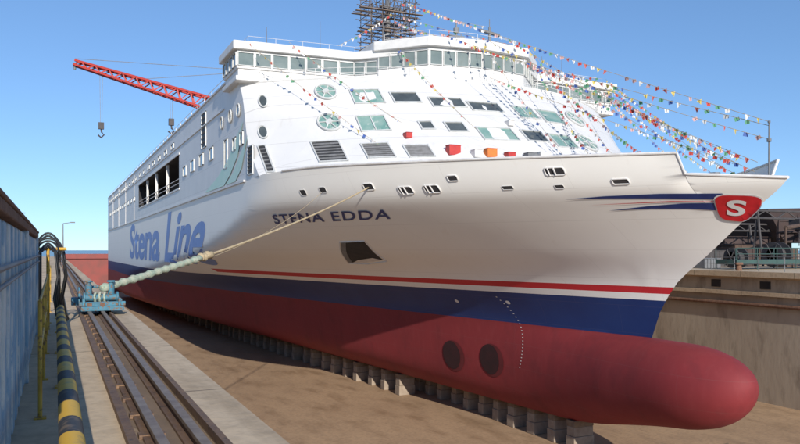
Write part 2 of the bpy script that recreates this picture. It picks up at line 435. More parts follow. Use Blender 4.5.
conform(polybm([(25.4,2.10),(24,2.18),(22.3,2.20),(20.6,2.14),(20.72,1.92),(22.3,2.02),(24,2.09)]),'bow_streak',M['navy'],hullmap(.02),.3)
conform(polybm([(24.4,1.62),(23,1.76),(22.0,1.82),(20.8,1.80),(21.05,1.52),(21.9,1.62),(23,1.66)]),'bow_streak',M['navy'],hullmap(.02),.3)
conform(polybm([(24.8,1.86),(22.2,1.925),(20.8,1.86),(20.82,1.83),(22.2,1.885)]),'bow_streak',M['logored'],hullmap(.022),.3)
def blob(s): 
    c=Vector((20.45,1.62)); return roundpoly([tuple(c+(Vector(p)-c)*s) for p in [(20.95,2.2),(19.55,2.1),(19.75,1.55),(20.5,1.0),(21.4,1.15)]],.33)
conform(polybm(blob(.91)),'emblem_border',M['white'],hullmap(.035),.2)
conform(polybm(blob(.86)),'emblem',M['logored'],hullmap(.055),.2)
conform(place(textbm('S',.03),(20.62,1.95),(20.08,1.90),(20.50,1.34),(20.98,1.36)),'emblem_letter',M['white'],hullmap(.075),.15)
for i in range(22):
    t=i/21; y=34.2-1.1*math.sin(t*2.2); z=-2.5-3.7*t
    conform(polybm([(y,z),(y-.09,z),(y-.09,z+.04),(y,z+.04)]),'draught_mark',M['cap'],hullmap(.03),.3)
for y,z in((37.6,-2.9),(33.6,-2.75)):
    conform(polybm([(y+.15*math.cos(t),z+.10*math.sin(t)) for t in [2*math.pi*i/12 for i in range(12)]]),'hull_symbol',M['cap'],hullmap(.03),.3)
def bord(pts,k=8): 
    out=[]
    for i in range(len(pts)):
        a,b=pts[i],pts[(i+1)%len(pts)]
        out+=[(a[0]+(b[0]-a[0])*j/k,a[1]+(b[1]-a[1])*j/k) for j in range(k)]
    return out
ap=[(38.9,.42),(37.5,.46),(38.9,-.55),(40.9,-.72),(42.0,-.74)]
conform(polybm(ap),'anchor_pocket_painted_shade',M['dark'],hullmap(.02),.4)  # flat dark patch, the shade inside the pocket is painted
conform(polybm([(38.9,.42),(39.25,.42),(42.35,-.72),(42.0,-.74)]),'anchor_pocket_painted_side',M['greysteel'],hullmap(.03),.4)  # grey strip painted flat as the pocket's dimmer side
conform(polybm([(38.9,-.55),(39.3,-.42),(40.9,-.56),(42.0,-.74),(40.9,-.72)]),'anchor_pocket_painted_side',M['cap'],hullmap(.035),.4)  # pale strip paints the lighter lower slab of the pocket
mb=MB(); mb.tube([HP(y,z,.02) for y,z in bord([(39.25,.46),(37.4,.5),(38.8,-.62),(40.9,-.8),(42.5,-.78)])],.035,6,closed=True); mk('anchor_pocket_rim',mb,M['cap'],ship,smooth=True)
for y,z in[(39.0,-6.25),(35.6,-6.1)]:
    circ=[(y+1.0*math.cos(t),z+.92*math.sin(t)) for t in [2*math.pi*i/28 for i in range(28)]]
    d=conform(polybm(circ),'thruster_tunnel',M['tunnelwall_lit'],hullmap(.03),.3)  # flat disc, its visible crescent paints the lit inner wall
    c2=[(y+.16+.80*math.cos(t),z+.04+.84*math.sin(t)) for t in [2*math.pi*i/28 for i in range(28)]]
    conform(polybm(c2),'tunnel_painted_shade',M['tunnel'],hullmap(.045),.3)  # offset dark disc paints the shade deep inside the thruster opening
def rrect(y,z,w_,h_,r=.35,k=3):
    out=[]
    for cx_,cz_,a0_ in((1,1,0),(-1,1,90),(-1,-1,180),(1,-1,270)):
        rr=min(w_,h_)*r
        for i in range(k+1):
            a=math.radians(a0_+90*i/k); out.append((y+cx_*(w_/2-rr)+rr*math.cos(a),z+cz_*(h_/2-rr)+rr*math.sin(a)))
    return out
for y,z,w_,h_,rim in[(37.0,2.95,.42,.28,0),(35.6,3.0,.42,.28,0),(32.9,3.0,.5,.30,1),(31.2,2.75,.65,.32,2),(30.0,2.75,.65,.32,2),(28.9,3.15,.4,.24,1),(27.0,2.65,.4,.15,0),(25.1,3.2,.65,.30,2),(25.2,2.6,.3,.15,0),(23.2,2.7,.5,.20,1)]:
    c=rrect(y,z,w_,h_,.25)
    d=conform(polybm(c),'mooring_opening',M['dark'],hullmap(.02),.5)  # dark patch on the shell, the hole's shade is in its colour
    mb=MB(); mb.tube([HP(a,b,.02) for a,b in c],.03 if rim else .012,6,closed=True)
    if rim==2: mb.cyl(HP(y,z-h_/2,.05),HP(y,z+h_/2,.05),.035); mb.cyl(HP(y+.2,z-h_/2,.05),HP(y+.2,z+h_/2,.05),.03)
    mk('opening_rim',mb,M['cap'],d,smooth=True)

# ------------------------------------------------------------------ superstructure
def sstep(t): t=max(0,min(1,t)); return t*t*(3-2*t)
def front(X,Z):
    A=9.3-2.8*sstep((Z-5.5)/4.6)
    return 31.5+(Z-4.1)*1.27+A*(abs(X-CX)/HB)**2.2
mb=MB()
zr=[2.1,2.8,3.5,4.1,4.6,5.1,5.6,6.1,6.6,7.1,7.6,8.1,8.6,9.1,9.6,10.1]
NX=44
def halfw(z):
    if z>=4.09: return HB
    m=HB
    while m>5 and m>wedge(front(CX+m,z),z)-.12: m-=.05
    return m
def xs_at(z): 
    m=halfw(z)
    return [CX-m+2*m*i/NX for i in range(NX+1)]
vs=[];
for z in zr: vs+=[(x,front(x,z),z) for x in xs_at(z)]
n=NX+1
mb.add(vs,[(i*n+k,i*n+k+1,(i+1)*n+k+1,(i+1)*n+k) for i in range(len(zr)-1) for k in range(NX)])
for k in range(NX):
    a,b=xs_at(10.1)[k],xs_at(10.1)[k+1]; mb.quad((a,front(a,10.1),10.1),(b,front(b,10.1),10.1),(b,46,10.1),(a,46,10.1))
rows=[z for z in zr if z>=4.1]+[11.0]
cols=[58,70,106,130,169.9]
for side in(-1,1):
    X=CX+side*HB
    for i in range(len(rows)-1):
        z0,z1=rows[i],rows[i+1]
        s0=front(X,z0); s1=front(X,z1) if z1<=10.1 else 46
        mb.quad((X,s0,z0),(X,58,z0),(X,58,z1),(X,s1,z1))
        for j in range(len(cols)-1):
            if cols[j]==70 and z0>=5.55 and z1<=8.65: continue
            mb.quad((X,cols[j],z0),(X,cols[j+1],z0),(X,cols[j+1],z1),(X,cols[j],z1))
mb.quad((CX-HB,46,11),(CX+HB,46,11),(CX+HB,169.9,11),(CX-HB,169.9,11))
mb.quad((CX-HB,46,10.1),(CX+HB,46,10.1),(CX+HB,46,11),(CX-HB,46,11))
mb.quad((CX-HB,169.9,4.1),(CX+HB,169.9,4.1),(CX+HB,169.9,11),(CX-HB,169.9,11))
mk('superstructure',mb,M['house'],ship,smooth=True,merge=True)
mb=MB(); pts=[(x,front(x,10.1)-.02,10.12) for x in xs_at(10.1)]; mb.tube(pts,.07,6); mk('front_ledge',mb,M['white'],ship,smooth=True)
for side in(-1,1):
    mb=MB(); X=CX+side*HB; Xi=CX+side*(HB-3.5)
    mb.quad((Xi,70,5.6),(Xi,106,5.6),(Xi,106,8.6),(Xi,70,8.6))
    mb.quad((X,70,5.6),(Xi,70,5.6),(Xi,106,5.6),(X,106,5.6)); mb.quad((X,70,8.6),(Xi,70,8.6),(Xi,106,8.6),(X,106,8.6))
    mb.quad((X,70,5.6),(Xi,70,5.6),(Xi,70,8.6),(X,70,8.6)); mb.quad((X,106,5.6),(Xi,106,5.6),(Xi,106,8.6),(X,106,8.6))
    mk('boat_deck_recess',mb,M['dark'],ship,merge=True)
mb=MB()
for y in(79,88,97): mb.box(10.25,10.5,y-.15,y+.15,5.6,8.6)
for z in(6.1,6.5): mb.cyl((10.3,70,z),(10.3,106,z),.04,n=5)
mb.box(10.12,10.19,69.6,106.4,8.6,8.75); mb.box(10.12,10.19,69.6,106.4,5.45,5.6)
mk('boat_deck_railing',mb,M['cap'],ship)
mb=MB(); mb.box(10.08,10.19,44,169,4.02,4.14); mb.box(10.12,10.19,50,169,9.3,9.38); mb.box(10.10,10.19,47.5,169,10.88,11.0)
for y in range(112,168,14): mb.box(10.13,10.19,y,y+.12,4.14,10.88)
mk('side_moulding',mb,M['cap'],ship)
plan=[(9.9,48.5),(9.9,44.7),(17.2,44.3),(20.8,40.9),(24,40.5),(27.2,40.9),(30.8,44.3),(38.1,44.7),(38.1,48.5)]
def offs(poly,d):
    n=len(poly); out=[]
    for i in range(n):
        p=Vector(poly[i]); a=(p-Vector(poly[i-1])).normalized(); b=(Vector(poly[(i+1)%n])-p).normalized()
        na=Vector((-a.y,a.x)); nb=Vector((-b.y,b.x)); m=(na+nb).normalized(); k=d/max(.5,m.dot(na))
        out.append((p.x-m.x*k,p.y-m.y*k))
    return out
if offs(plan,.2)[1][0]>9.9: 
    _o=offs; offs=lambda p,d:_o(p,-d)
cplan=[(18.3,47),(18.3,43.0),(20.6,40.55),(24,40.05),(27.4,40.55),(29.7,43.0),(29.7,47)]
mb=MB(); mb.prism(offs(plan,.12),10.13,10.42); mb.prism(offs(plan,-.04),10.42,10.85)
mb.prism(offs(plan,.05),10.85,11.95); mb.prism(offs(plan,.32),11.95,12.45)
mk('bridge_deck',mb,M['white'],ship,bevel=.05)
mb=MB(); mb.prism(offs(cplan,.10),10.2,10.5); mb.prism(offs(cplan,.02),10.5,12.32); mb.prism(offs(cplan,.36),12.32,12.9)
mb.box(19.5,28.5,43.6,46.8,12.9,13.35)
mk('bridge_centre_block',mb,M['white'],ship,bevel=.05)
def pane(P,mat_,name='window',bar=.07,louver=False,div=0):
    P=[Vector(p) for p in P]
    nrm=(P[1]-P[0]).cross(P[3]-P[0]).normalized()
    c=sum(P,Vector())/4
    if nrm.dot(-c)<0: nrm=-nrm
    mb=MB(); mb.add([p+nrm*.02 for p in P]+[p-nrm*.05 for p in P],[(0,1,2,3),(0,4,5,1),(1,5,6,2),(2,6,7,3),(3,7,4,0)])
    o=mk(name,mb,mat_,ship)
    mb=MB()
    for i in range(4):
        a,b=P[i],P[(i+1)%4]; d=(b-a); L=d.length; d.normalize(); s=nrm.cross(d)
        mb.obox((a+b)/2+nrm*.035,d*(L/2+bar*.5),s*bar*.5,nrm*.045)
    for i in range(1,div+1):
        a=P[0].lerp(P[1],i/(div+1)); b=P[3].lerp(P[2],i/(div+1)); d=b-a; L=d.length; d.normalize()
        mb.obox((a+b)/2+nrm*.03,d*L/2,nrm.cross(d)*bar*.4,nrm*.035)
    mk(name+'_frame',mb,M['frame'],o)
    if louver:
        mb=MB(); k=7
        for i in range(1,k):
            a=P[0].lerp(P[3],i/k); b=P[1].lerp(P[2],i/k); d=b-a; L=d.length; d.normalize()
            mb.obox((a+b)/2+nrm*.05,d*L/2,(nrm.cross(d)*.5+nrm*.4)*.06,nrm*.012)
        mk('louver_slats',mb,M['slat'],o)
    return o
pl=offs(plan,.05)
for i in range(len(pl)-1):
    if i in(3,4): continue
    a=Vector((*pl[i],0)); b=Vector((*pl[i+1],0))
    if i==2: b=a.lerp(b,.32)
    if i==5: a=a.lerp(b,.68)
    L=(b-a).length; k=max(1,round(L/1.05))
    for j in range(k):
        q0=a.lerp(b,(j+.06)/k); q1=a.lerp(b,(j+.94)/k)
        pane([(q0.x,q0.y,11.03),(q1.x,q1.y,11.03),(q1.x,q1.y,11.80),(q0.x,q0.y,11.80)],M['bglass'],'bridge_window',bar=.035)
pl=offs(cplan,.02)
for i in range(1,len(pl)-2):
    a=Vector((*pl[i],0)); b=Vector((*pl[i+1],0)); L=(b-a).length; k=max(1,round(L/.95))
    for j in range(k):
        q0=a.lerp(b,(j+.06)/k); q1=a.lerp(b,(j+.94)/k)
        pane([(q0.x,q0.y,11.25),(q1.x,q1.y,11.25),(q1.x,q1.y,12.12),(q0.x,q0.y,12.12)],M['bglass'],'bridge_window',bar=.035)
mb=MB()
def fence(poly,z,h):
    for i in range(len(poly)):
        a=Vector((*poly[i],z)); b=Vector((*poly[(i+1)%len(poly)],z))
        for f in(.5,1): mb.cyl(a+Vector((0,0,h*f)),b+Vector((0,0,h*f)),.012,n=5)
        k=max(1,int((b-a).length/1.6))
        for j in range(k): 
            q=a.lerp(b,j/k); mb.cyl(q,q+Vector((0,0,h)),.014,n=5)
fence(offs(plan,-.8),12.45,.6); fence(offs(cplan,-.5),12.9,.6)
for side in(-1,1):
    X=CX+side*13.5
    for h in(.35,.7): mb.cyl((X,49.5,11+h),(X,169,11+h),.025,n=4)
    for y in range(50,170,3): mb.cyl((X,y,11),(X,y,11.7),.03,n=4)
tp=[(x,front(x,10.1),10.12) for x in xs_at(10.1)]
for i in range(0,NX,2):
    a=Vector(tp[i]);b=Vector(tp[min(NX,i+2)]); mb.cyl(a,a+Vector((0,0,.6)),.018,n=4)
    for h in(.3,.6): mb.cyl(a+Vector((0,0,h)),b+Vector((0,0,h)),.013,n=4)
mk('roof_railing',mb,M['cap'],ship)
mb=MB()
mb.cyl((25.5,46,13.1),(25.5,46,15.9),.09,.05); mb.cyl((25.5,46,15.2),(25.5,46,15.5),.22); mb.box(24.9,26.1,45.9,46.1,14.9,14.98)
mk('signal_mast',mb,M['greysteel'],ship,smooth=True)
mb=MB(); mb.cyl((28.2,46,13.1),(28.2,46,15.9),.13,.08); mb.obox((28.2,46,15.5),(1.0,.3,0),(0,.12,0),(0,0,.08)); mb.box(27.8,28.6,45.7,46.3,14.5,14.6); mb.cyl((28.2,46,15.7),(28.2,46,16.5),.03)
mk('radar_scanner',mb,M['greysteel'],ship,smooth=True)
for x,y,r in((33,46.5,.4),(31,47,.3)):
    mb=MB(); mb.cyl((x,y,12.4),(x,y,13.1),.1)
    for i in range(6):
        a0=-math.pi/2+math.pi*i/6;a1=-math.pi/2+math.pi*(i+1)/6
        mb.cyl((x,y,13.3+r*math.sin(a0)),(x,y,13.3+r*math.sin(a1)),max(.01,r*math.cos(a0)),max(.01,r*math.cos(a1)),n=14)
    mk('satellite_dome',mb,M['white'],ship,smooth='all')
for x,y,h in((12,46,1.4),(15.5,46,2.2),(34.5,46,2.0),(36.6,46.5,1.2),(19.5,45,2.4),(29.2,45,2.0),(32,45,1.5)):
    mk('whip_antenna',MB().cyl((x,y,12.4),(x,y,12.5+h),.03,.015,n=5).cyl((x,y,12.4),(x,y,12.9),.07,n=6),M['greysteel'],ship)

def SP(X,Z): return Vector((X,front(X,Z),Z))
def fq(X,Z,w_,h_):
    e=.05; fx=(front(X+e,Z)-front(X-e,Z))/(2*e); dx=w_/2/math.sqrt(1+fx*fx)
    return [SP(X-dx,Z-h_/2),SP(X+dx,Z-h_/2),SP(X+dx,Z+h_/2),SP(X-dx,Z+h_/2)]
for X,Z,w_,h_,t in[(16.1,8.7,1.7,.95,'g2'),(18,8.6,1.5,.7,'d'),(20.1,8.3,1.9,.65,'d'),(22.2,8.1,1.9,.65,'d'),(21.6,6.2,2.0,.8,'g'),(15.8,6.9,1.6,.95,'g2'),
    (24.7,7.9,1.3,.85,'g2'),(26.5,7.8,1.6,.9,'g'),(25.6,6.0,1.5,.85,'g2'),(23.8,6.2,1.3,.7,'d'),(19.6,6.6,1.0,.6,'d'),(18.2,6.7,.7,.5,'d'),
    (13.4,5.3,1.7,1.25,'l'),(15.4,5.2,1.5,.85,'l'),(17.1,5.1,1.3,.7,'l')]:
    if t=='l': pane(fq(X,Z,w_,h_),M['louver'],'ventilation_louver',louver=True)
    else: pane(fq(X,Z,w_,h_),M['green_glass'] if t[0]=='g' else M['glass'],'window',div=1 if t=='g2' else 0)
# fittings along the foot of the sloping front
for X,Z,s,m in[(18.6,5.15,.30,'firered'),(19.6,4.95,.22,'cap'),(20.3,5.0,.26,'orange'),(21.2,4.85,.2,'firered'),(22.3,4.8,.26,'greysteel'),(23.1,4.85,.3,'cap'),(24.3,4.75,.22,'firered'),(25.2,4.9,.24,'navy'),(26.2,4.9,.28,'cap'),(27.2,5.0,.2,'orange'),(17.0,6.1,.16,'firered'),(22.8,7.0,.16,'cap')]:
    p=SP(X,Z); mb=MB(); mb.box(p.x-s*1.1,p.x+s*1.1,p.y-.35,p.y+.1,p.z-s,p.z+s*.7); mb.box(p.x-s*1.2,p.x+s*1.2,p.y-.38,p.y+.1,p.z+s*.7,p.z+s*.8)
    mk('equipment_locker',mb,M[m],ship,bevel=.02)
def side_q(Y,Z,w_,h_): 
    X=10.2; return [(X,Y+w_/2,Z-h_/2),(X,Y-w_/2,Z-h_/2),(X,Y-w_/2,Z+h_/2),(X,Y+w_/2,Z+h_/2)]
pane(fq(10.75,5.1,.55,1.7),M['louver'],'ventilation_louver',louver=True)
pane(side_q(42.6,5.15,1.1,1.6),M['louver'],'ventilation_louver',louver=True)
def roundwin(ptf,name='round_window',matx=M['green_glass'],rim=.07,hub=True):
    ring=[ptf(math.cos(t),math.sin(t)) for t in [2*math.pi*i/24 for i in range(24)]]
    c=sum(ring,Vector())/24; nrm=(ring[0]-c).cross(ring[6]-c).normalized()
    if nrm.dot(-c)<0: nrm=-nrm
    mb=MB(); mb.add([p+nrm*.05 for p in ring],[tuple(range(24))]); o=mk(name,mb,matx,ship)
    mb=MB(); mb.tube([p+nrm*.06 for p in ring],rim,6,closed=True)
    if hub:
        for k in range(0,24,4): mb.cyl(c+nrm*.08,ring[k]+nrm*.07,.04,n=5)
        mb.cyl(c+nrm*.04,c+nrm*.12,.2)
    mk(name+'_frame',mb,M['frame'],o,smooth=True)
for X,Z,rx,rz in[(14.2,9.1,.50,.50),(13.9,7.1,.50,.52),(28.9,8.0,.7,.5),(27.7,6.1,.7,.5)]:
    roundwin(lambda a,b: SP(X+rx*a,Z+rz*b))
for Y,Z in[(45.6,8.5),(47.9,8.5),(50.6,8.5)]:
    roundwin(lambda a,b:Vector((10.18,Y+.40*a,Z+.40*b)),'porthole',M['glass'],.05,False)
for X,Z in[(11.15,8.75),(10.95,6.8)]:
    roundwin(lambda a,b:SP(X+.20*a,Z+.38*b),'porthole',M['glass'],.05,False)
for Y,Z,w_,h_ in[(44.9,6.7,.8,.8),(46.9,6.6,.8,.8),(49.4,6.3,.9,1.9),(54.5,6.9,1.3,.9),(58.5,6.9,1.6,.9),(62.6,6.85,1.6,.9),(66.6,6.8,1.6,.8)]:
    pane(side_q(Y,Z,w_,h_),M['glass'])
for y in range(74,166,5): pane(side_q(y,9.85,1.6,.5),M['glass'])
for y in range(112,166,5): pane(side_q(y,7.2,2,.6),M['glass'])
pane(side_q(57.5,9.0,1.8,2.6),M['louver'],'ventilation_louver',louver=True)
sidemap=lambda y,z: Vector((10.15,y,z))
conform(polybm([(57,4.25),(52,5.0),(48.5,5.9),(44.4,7.7),(45.8,5.8),(48,4.8),(50,4.25)]),'side_swoosh',M['swgreen'],sidemap,2)
conform(polybm([(49.5,4.25),(47,4.9),(45,5.8),(43.2,6.7),(44.8,4.9),(46.5,4.25)]),'side_swoosh',M['swgreen'],sidemap,2)

mb=MB(); mb.cyl((22.8,28.5,3.5),(25.2,28.5,3.5),.6,n=16); mb.box(22.5,22.75,27.6,29.4,2.1,4.2); mb.box(25.25,25.5,27.6,29.4,2.1,4.2); mb.box(25.5,26.3,28,29,2.1,4.0)
mk('mooring_winch',mb,M['greysteel'],ship,smooth=True)
mb=MB(); mb.cyl((24,19.5,2.3),(24,19.5,4.75),.04,.025); mb.cyl((24,19.5,4.0),(24,19.5,4.12),.08); mb.cyl((24,19.5,4.7),(24,19.5,4.78),.05)
mk('jackstaff',mb,M['greysteel'],ship,smooth=True)
for x,y in((22.8,22.6),(25.2,22.6),(24,22)):
    mb=MB(); mb.cyl((x,y,2.1),(x,y,3.0),.16); mb.cyl((x,y,3.0),(x,y,3.1),.2); mk('bollard_post',mb,M['greysteel'],ship,smooth=True)

# scaffolded mast
sc=thing('scaffold_tower',(22,50,11),label="open tube scaffolding wrapped around the ferry's radar mast",category="scaffolding")
mb=MB()
xs=[20.3,21.2,22.1,23,23.8]; ysc=[49,50,51]
for x in xs:
    for y in ysc: mb.cyl((x,y,11),(x+random.uniform(-.05,.05),y,18.9+random.uniform(-.9,.6)),.035,n=5)
for z in [12.4+.55*i for i in range(11)]:
    for y in ysc: mb.cyl((20.1-random.random()*.5,y,z),(24.0+random.random()*.4,y,z+random.uniform(-.03,.03)),.028,n=5)
    for x in xs: mb.cyl((x,48.7,z),(x,51.3,z),.028,n=5)
for i in range(4):
    for k in range(4):
        z=12.4+1.4*i; a=(xs[k],48.97,z); b=(xs[k+1],48.97,z+1.4)
        if (i+k)%2: a,b=(xs[k+1],48.97,z),(xs[k],48.97,z+1.4)
        mb.cyl(a,b,.026,n=5)
for k in range(14): mb.cyl((20.3+k*.26,49.5,17.0),(20.1+k*.3,48.6,18.9+random.random()*.4),.025,n=4)
mk('scaffold_tubes',mb,M['scaf'],sc)
for z,e in((14.2,0),(15.8,.3),(17.05,.75)):
    mb=MB()
    for k in range(3): mb.box(20.2-e,23.9+e*.6,48.85+k*.8,49.12+k*.8,z,z+.05)
    mk('scaffold_plank',mb,M['plank'],sc)
mb=MB(); mb.cyl((22,50,13.1),(22,50,18.6),.3,.16,n=12); mb.box(21,23,49.7,50.3,16.4,16.5); mb.obox((22,49.4,17.4),(.9,.2,0),(0,.12,0),(0,0,.08))
mk('radar_mast',mb,M['greysteel'],ship,smooth=True)

# ------------------------------------------------------------------ bunting
fm=[]
for nme,c in FLAGC:
    me=bpy.data.meshes.new('flag'); 
    if nme in('white','yellow','red_'): me.from_pydata([(-.10,0,0),(.10,0,0),(.01,.03,-.21)],[],[(0,1,2)])
    else: me.from_pydata([(-.095,0,0),(.095,0,0),(.09,.03,-.14),(-.09,.01,-.15)],[],[(0,1,2,3)])
    me.materials.append(M['flag_'+nme]); fm.append(me)
def bunting(a,b,sag,label,step=.5):
    a=Vector(a);b=Vector(b); L=(b-a).length; N=28
    pt=lambda t:a.lerp(b,t)-Vector((0,0,sag*4*t*(1-t)))
    mb=MB(); mb.tube([pt(i/N) for i in range(N+1)],.011,4)
    o=mk('bunting_string',mb,M['rope'],label=label,category="bunting",group="strings of signal flags over the ferry's bow")
    k=min(99,int(L/step))
    for i in range(1,k):
        if random.random()<.08: continue
        f=bpy.data.objects.new('flag',fm[random.randrange(len(fm))]); f.parent=o; link(f)
        f.location=pt(i/k); f.rotation_euler=(random.uniform(-.4,.4),random.uniform(-.4,.4),random.uniform(-.9,.9)-.5)
LB="string of small coloured flags from bridge roof to bow"
bunting((22.5,48.9,16.2),(24,19.5,4.6),.2,LB)
bunting((23,48.9,17.8),(24,19.5,4.75),.15,LB)
bunting((21.5,41,13.4),(24,19.5,4.1),.2,LB)
bunting((24,40.3,13.3),(24,20,3.3),.25,LB)
bunting((26.5,41,13.6),(24.3,20.4,3.0),.25,LB)
bunting((29.3,43.5,13.4),(24.8,21.5,2.95),.25,LB)
bunting((34,44.5,13.0),(25.6,22.0,3.7),.25,LB)
bunting((37.8,45,12.9),(27.3,24,3.8),.25,LB)
bunting((38,45,12.4),(29,26,3.9),.25,LB)
bunting((38,45,11.9),(31.5,29,4),.2,LB)
bunting((38,44.8,11.3),(33.5,32,4),.15,LB)
bunting((23.5,49,14.8),(26.8,23.5,3.8),.25,LB)
bunting((31,44,12.9),(22.5,24,3.75),.25,LB)
LB2="string of small coloured flags across the bridge front windows"
bunting((13,44.5,12.7),(18.6,34.2,5.0),.2,LB2)
bunting((10.3,44.7,12.6),(16.2,35.5,4.8),.2,LB2)
bunting((22,48.9,17),(16,44,12.7),.15,LB2)
bunting((19,42.5,12.9),(21.0,33,5.0),.2,LB2)
bunting((24,40,12.9),(24,31.5,4.6),.2,LB2)
bunting((28,40.5,12.9),(27.5,31.5,4.6),.2,LB2)
bunting((31,44,12.6),(24.5,30,4.4),.3,LB2)
bunting((22,48.9,15.4),(34,45,12.9),.25,LB2)
bunting((23,48.9,14.6),(37.5,45,12.9),.25,LB2)
bunting((22.2,48.9,17.8),(28.2,46,15.9),.2,LB2)
bunting((22,48.9,16.4),(21,40.7,13.1),.15,LB2)
bunting((22.4,48.9,16.8),(27,40.6,13.1),.15,LB2)

# ------------------------------------------------------------------ setting
def struct(name,mb,m,**k): return mk(name,mb,m,kind='structure',**k)
struct('dock_floor',MB().box(1.0,43,-60,191,FZ-.5,FZ),M['floor'])
struct('quay_ground',MB().box(-1500,1.6,-300,192,-1.9,-1.5).box(42,3000,-300,192,-1.9,-1.5),M['concrete'])
struct('quay_coping',MB().box(1.12,1.62,-60,191,-1.6,-1.47),M['coping'])
struct('track_bed',MB().box(.58,1.115,-60,191,-1.52,-1.494),M['trackbed'])
struct('sea_water',MB().quad((-9000,191.5,-4.5),(9000,191.5,-4.5),(9000,15000,-4.5),(-9000,15000,-4.5)),M['sea'])
mk('dock_wall',MB().box(-.5,1.596,-60,191.9,FZ-.2,-1.905),M['wall'],label="concrete side wall of the dry dock under the rail track",category="dock wall")
fwall=thing('dock_wall',(44,60,FZ),label="stained concrete dock wall with ledge and dark drain openings",category="dock wall")
mk('wall_face',MB().box(42.004,46,-60,191.9,FZ-.2,-1.905),M['wall'],fwall)
mk('wall_ledge',MB().box(41.7,42.0,-60,191.9,-3.0,-2.75),M['coping'],fwall)
mk('wall_coping',MB().box(41.6,42.9,-60,191.9,-1.78,-1.42),M['coping'],fwall)
for y in range(22,80,4):
    mk('drain_opening',MB().box(41.96,42.1,y,y+.8,-2.55,-2.05),M['dark'],fwall)
for y in(27,49,66):
    mb=MB()
    for dy in(-.22,.22): mb.cyl((41.55,y+dy,FZ+.1),(41.55,y+dy,-1.2),.03,n=5)
    for k in range(27): mb.cyl((41.55,y-.22,FZ+.3+k*.32),(41.55,y+.22,FZ+.3+k*.32),.018,n=4)
    mk('wall_ladder',mb,M['greysteel'],label="rusty steel ladder fixed to the dock wall",category="ladder",group="ladders on the dock wall")
mb=MB(); mb.cyl((41.8,-20,-3.6),(41.8,180,-3.6),.12)
mk('wall_pipe',mb,M['rustcap'],fwall,smooth=True)
mk('dock_gate',MB().box(1.7,41.9,189.2,191.2,FZ,-.9).box(1.7,41.9,188.8,189.2,-2,-1.6),M['gate'],label="red steel caisson gate closing the dry dock",category="dock gate")

LR="rusty steel crane rail running along the dock edge"
for x in(.70,.97):
    mb=MB(); mb.box(x-.075,x+.075,-20,190,-1.494,-1.465); mb.box(x-.015,x+.015,-20,190,-1.465,-1.40); mb.cur=1; mb.box(x-.038,x+.038,-20,190,-1.40,-1.36)
    mk('crane_rail',mb,[M['steel'],M['railtop']],bevel=.006,label=LR,category="rail",group="crane rails along the dock edge")
mb=MB()
for i in range(120): mb.box(.60,.80,3+i*.8,3.12+i*.8,-1.49,-1.455)
mk('rail_clip_plate',mb,M['steel'],kind='stuff',label="small steel clip plates holding the crane rail",category="rail clips")
mb=MB(); mb.box(1.115,1.17,-20,190,-1.47,-1.40); mk('edge_angle_iron',mb,M['steel'],label="long rusty angle iron beside the crane rail",category="steel beam")
mb=MB(); mb.box(.50,.575,-20,190,-1.50,-1.44); mk('edge_angle_iron',mb,M['steel'],label="long rusty channel beam bordering the walkway",category="steel beam")

gp=thing('guard_pipe',(.09,10,-1.5),label="yellow and black striped guard pipe beside the walkway",category="barrier")
mb=MB(); mb.cyl((.09,1.5,-1.12),(.09,26,-1.12),.072,n=20); mk('striped_pipe',mb,M['hazard'],gp,smooth=True)
for y in range(3,27,3):
    mb=MB(); mb.cyl((.09,y,-1.5),(.09,y,-1.2),.04,n=8); mb.box(-.0,.18,y-.09,y+.09,-1.5,-1.48); mk('pipe_support',mb,M['yellow'],gp)
hr=thing('handrail',(-.13,10,-1.5),label="yellow tubular handrail beside the blue wall",category="railing")
for y in(7.4,9.6,12,14.6,17,20,24):
    mb=MB(); mb.cyl((-.12,y,-1.5),(-.12,y,-.45),.018,n=10); mb.box(-.17,-.07,y-.05,y+.05,-1.5,-1.485); mk('post',mb,M['yellow'],hr,smooth=True)
for z in(-.45,-.9):
    mb=MB(); mb.cyl((-.12,7.4,z),(-.12,24,z),.014,n=10); mk('rail',mb,M['yellow'],hr,smooth=True)
bw=thing('blue_steel_wall',(-.6,9,-1.5),label="pale blue steel wall with peeling paint and rusty cap",category="wall")
mb=MB()
mb.box(-2.6,-.34,2.6,15,-1.5,.22)
yy=2.7
while yy<14.9:
    mb.box(-.34,-.30,yy,yy+.28,-1.45,.19); yy+=.56
mk('wall_panel',mb,M['bluewall'],bw,bevel=.012)
mb=MB(); mb.box(-2.65,-.27,2.55,15.08,.22,.30); mb.box(-.40,-.26,2.5,15.15,.30,.335)
for i in range(9): mb.cyl((-.33,3.3+i*1.4,.335),(-.33,3.3+i*1.4,.37),.04,n=6)
mk('wall_cap',mb,M['rustcap'],bw,bevel=.012)
mb=MB(); mb.box(-.34,-.27,14.7,15.02,-1.5,.22); mb.box(-.34,-.27,9.4,9.55,-1.5,.22); mk('corner_post',mb,M['bluewall'],bw,bevel=.01)
mb=MB(); mb.cyl((-.26,3,-.1),(-.26,15,-.1),.02,n=8); mb.cyl((-.26,3,-.2),(-.26,15,-.2),.014,n=8); mk('conduit',mb,M['greysteel'],bw,smooth=True)
hs=thing('hose_bundle',(-.05,15.6,-1.5),label="black rubber hoses looped over a stand beside the wall",category="hoses")
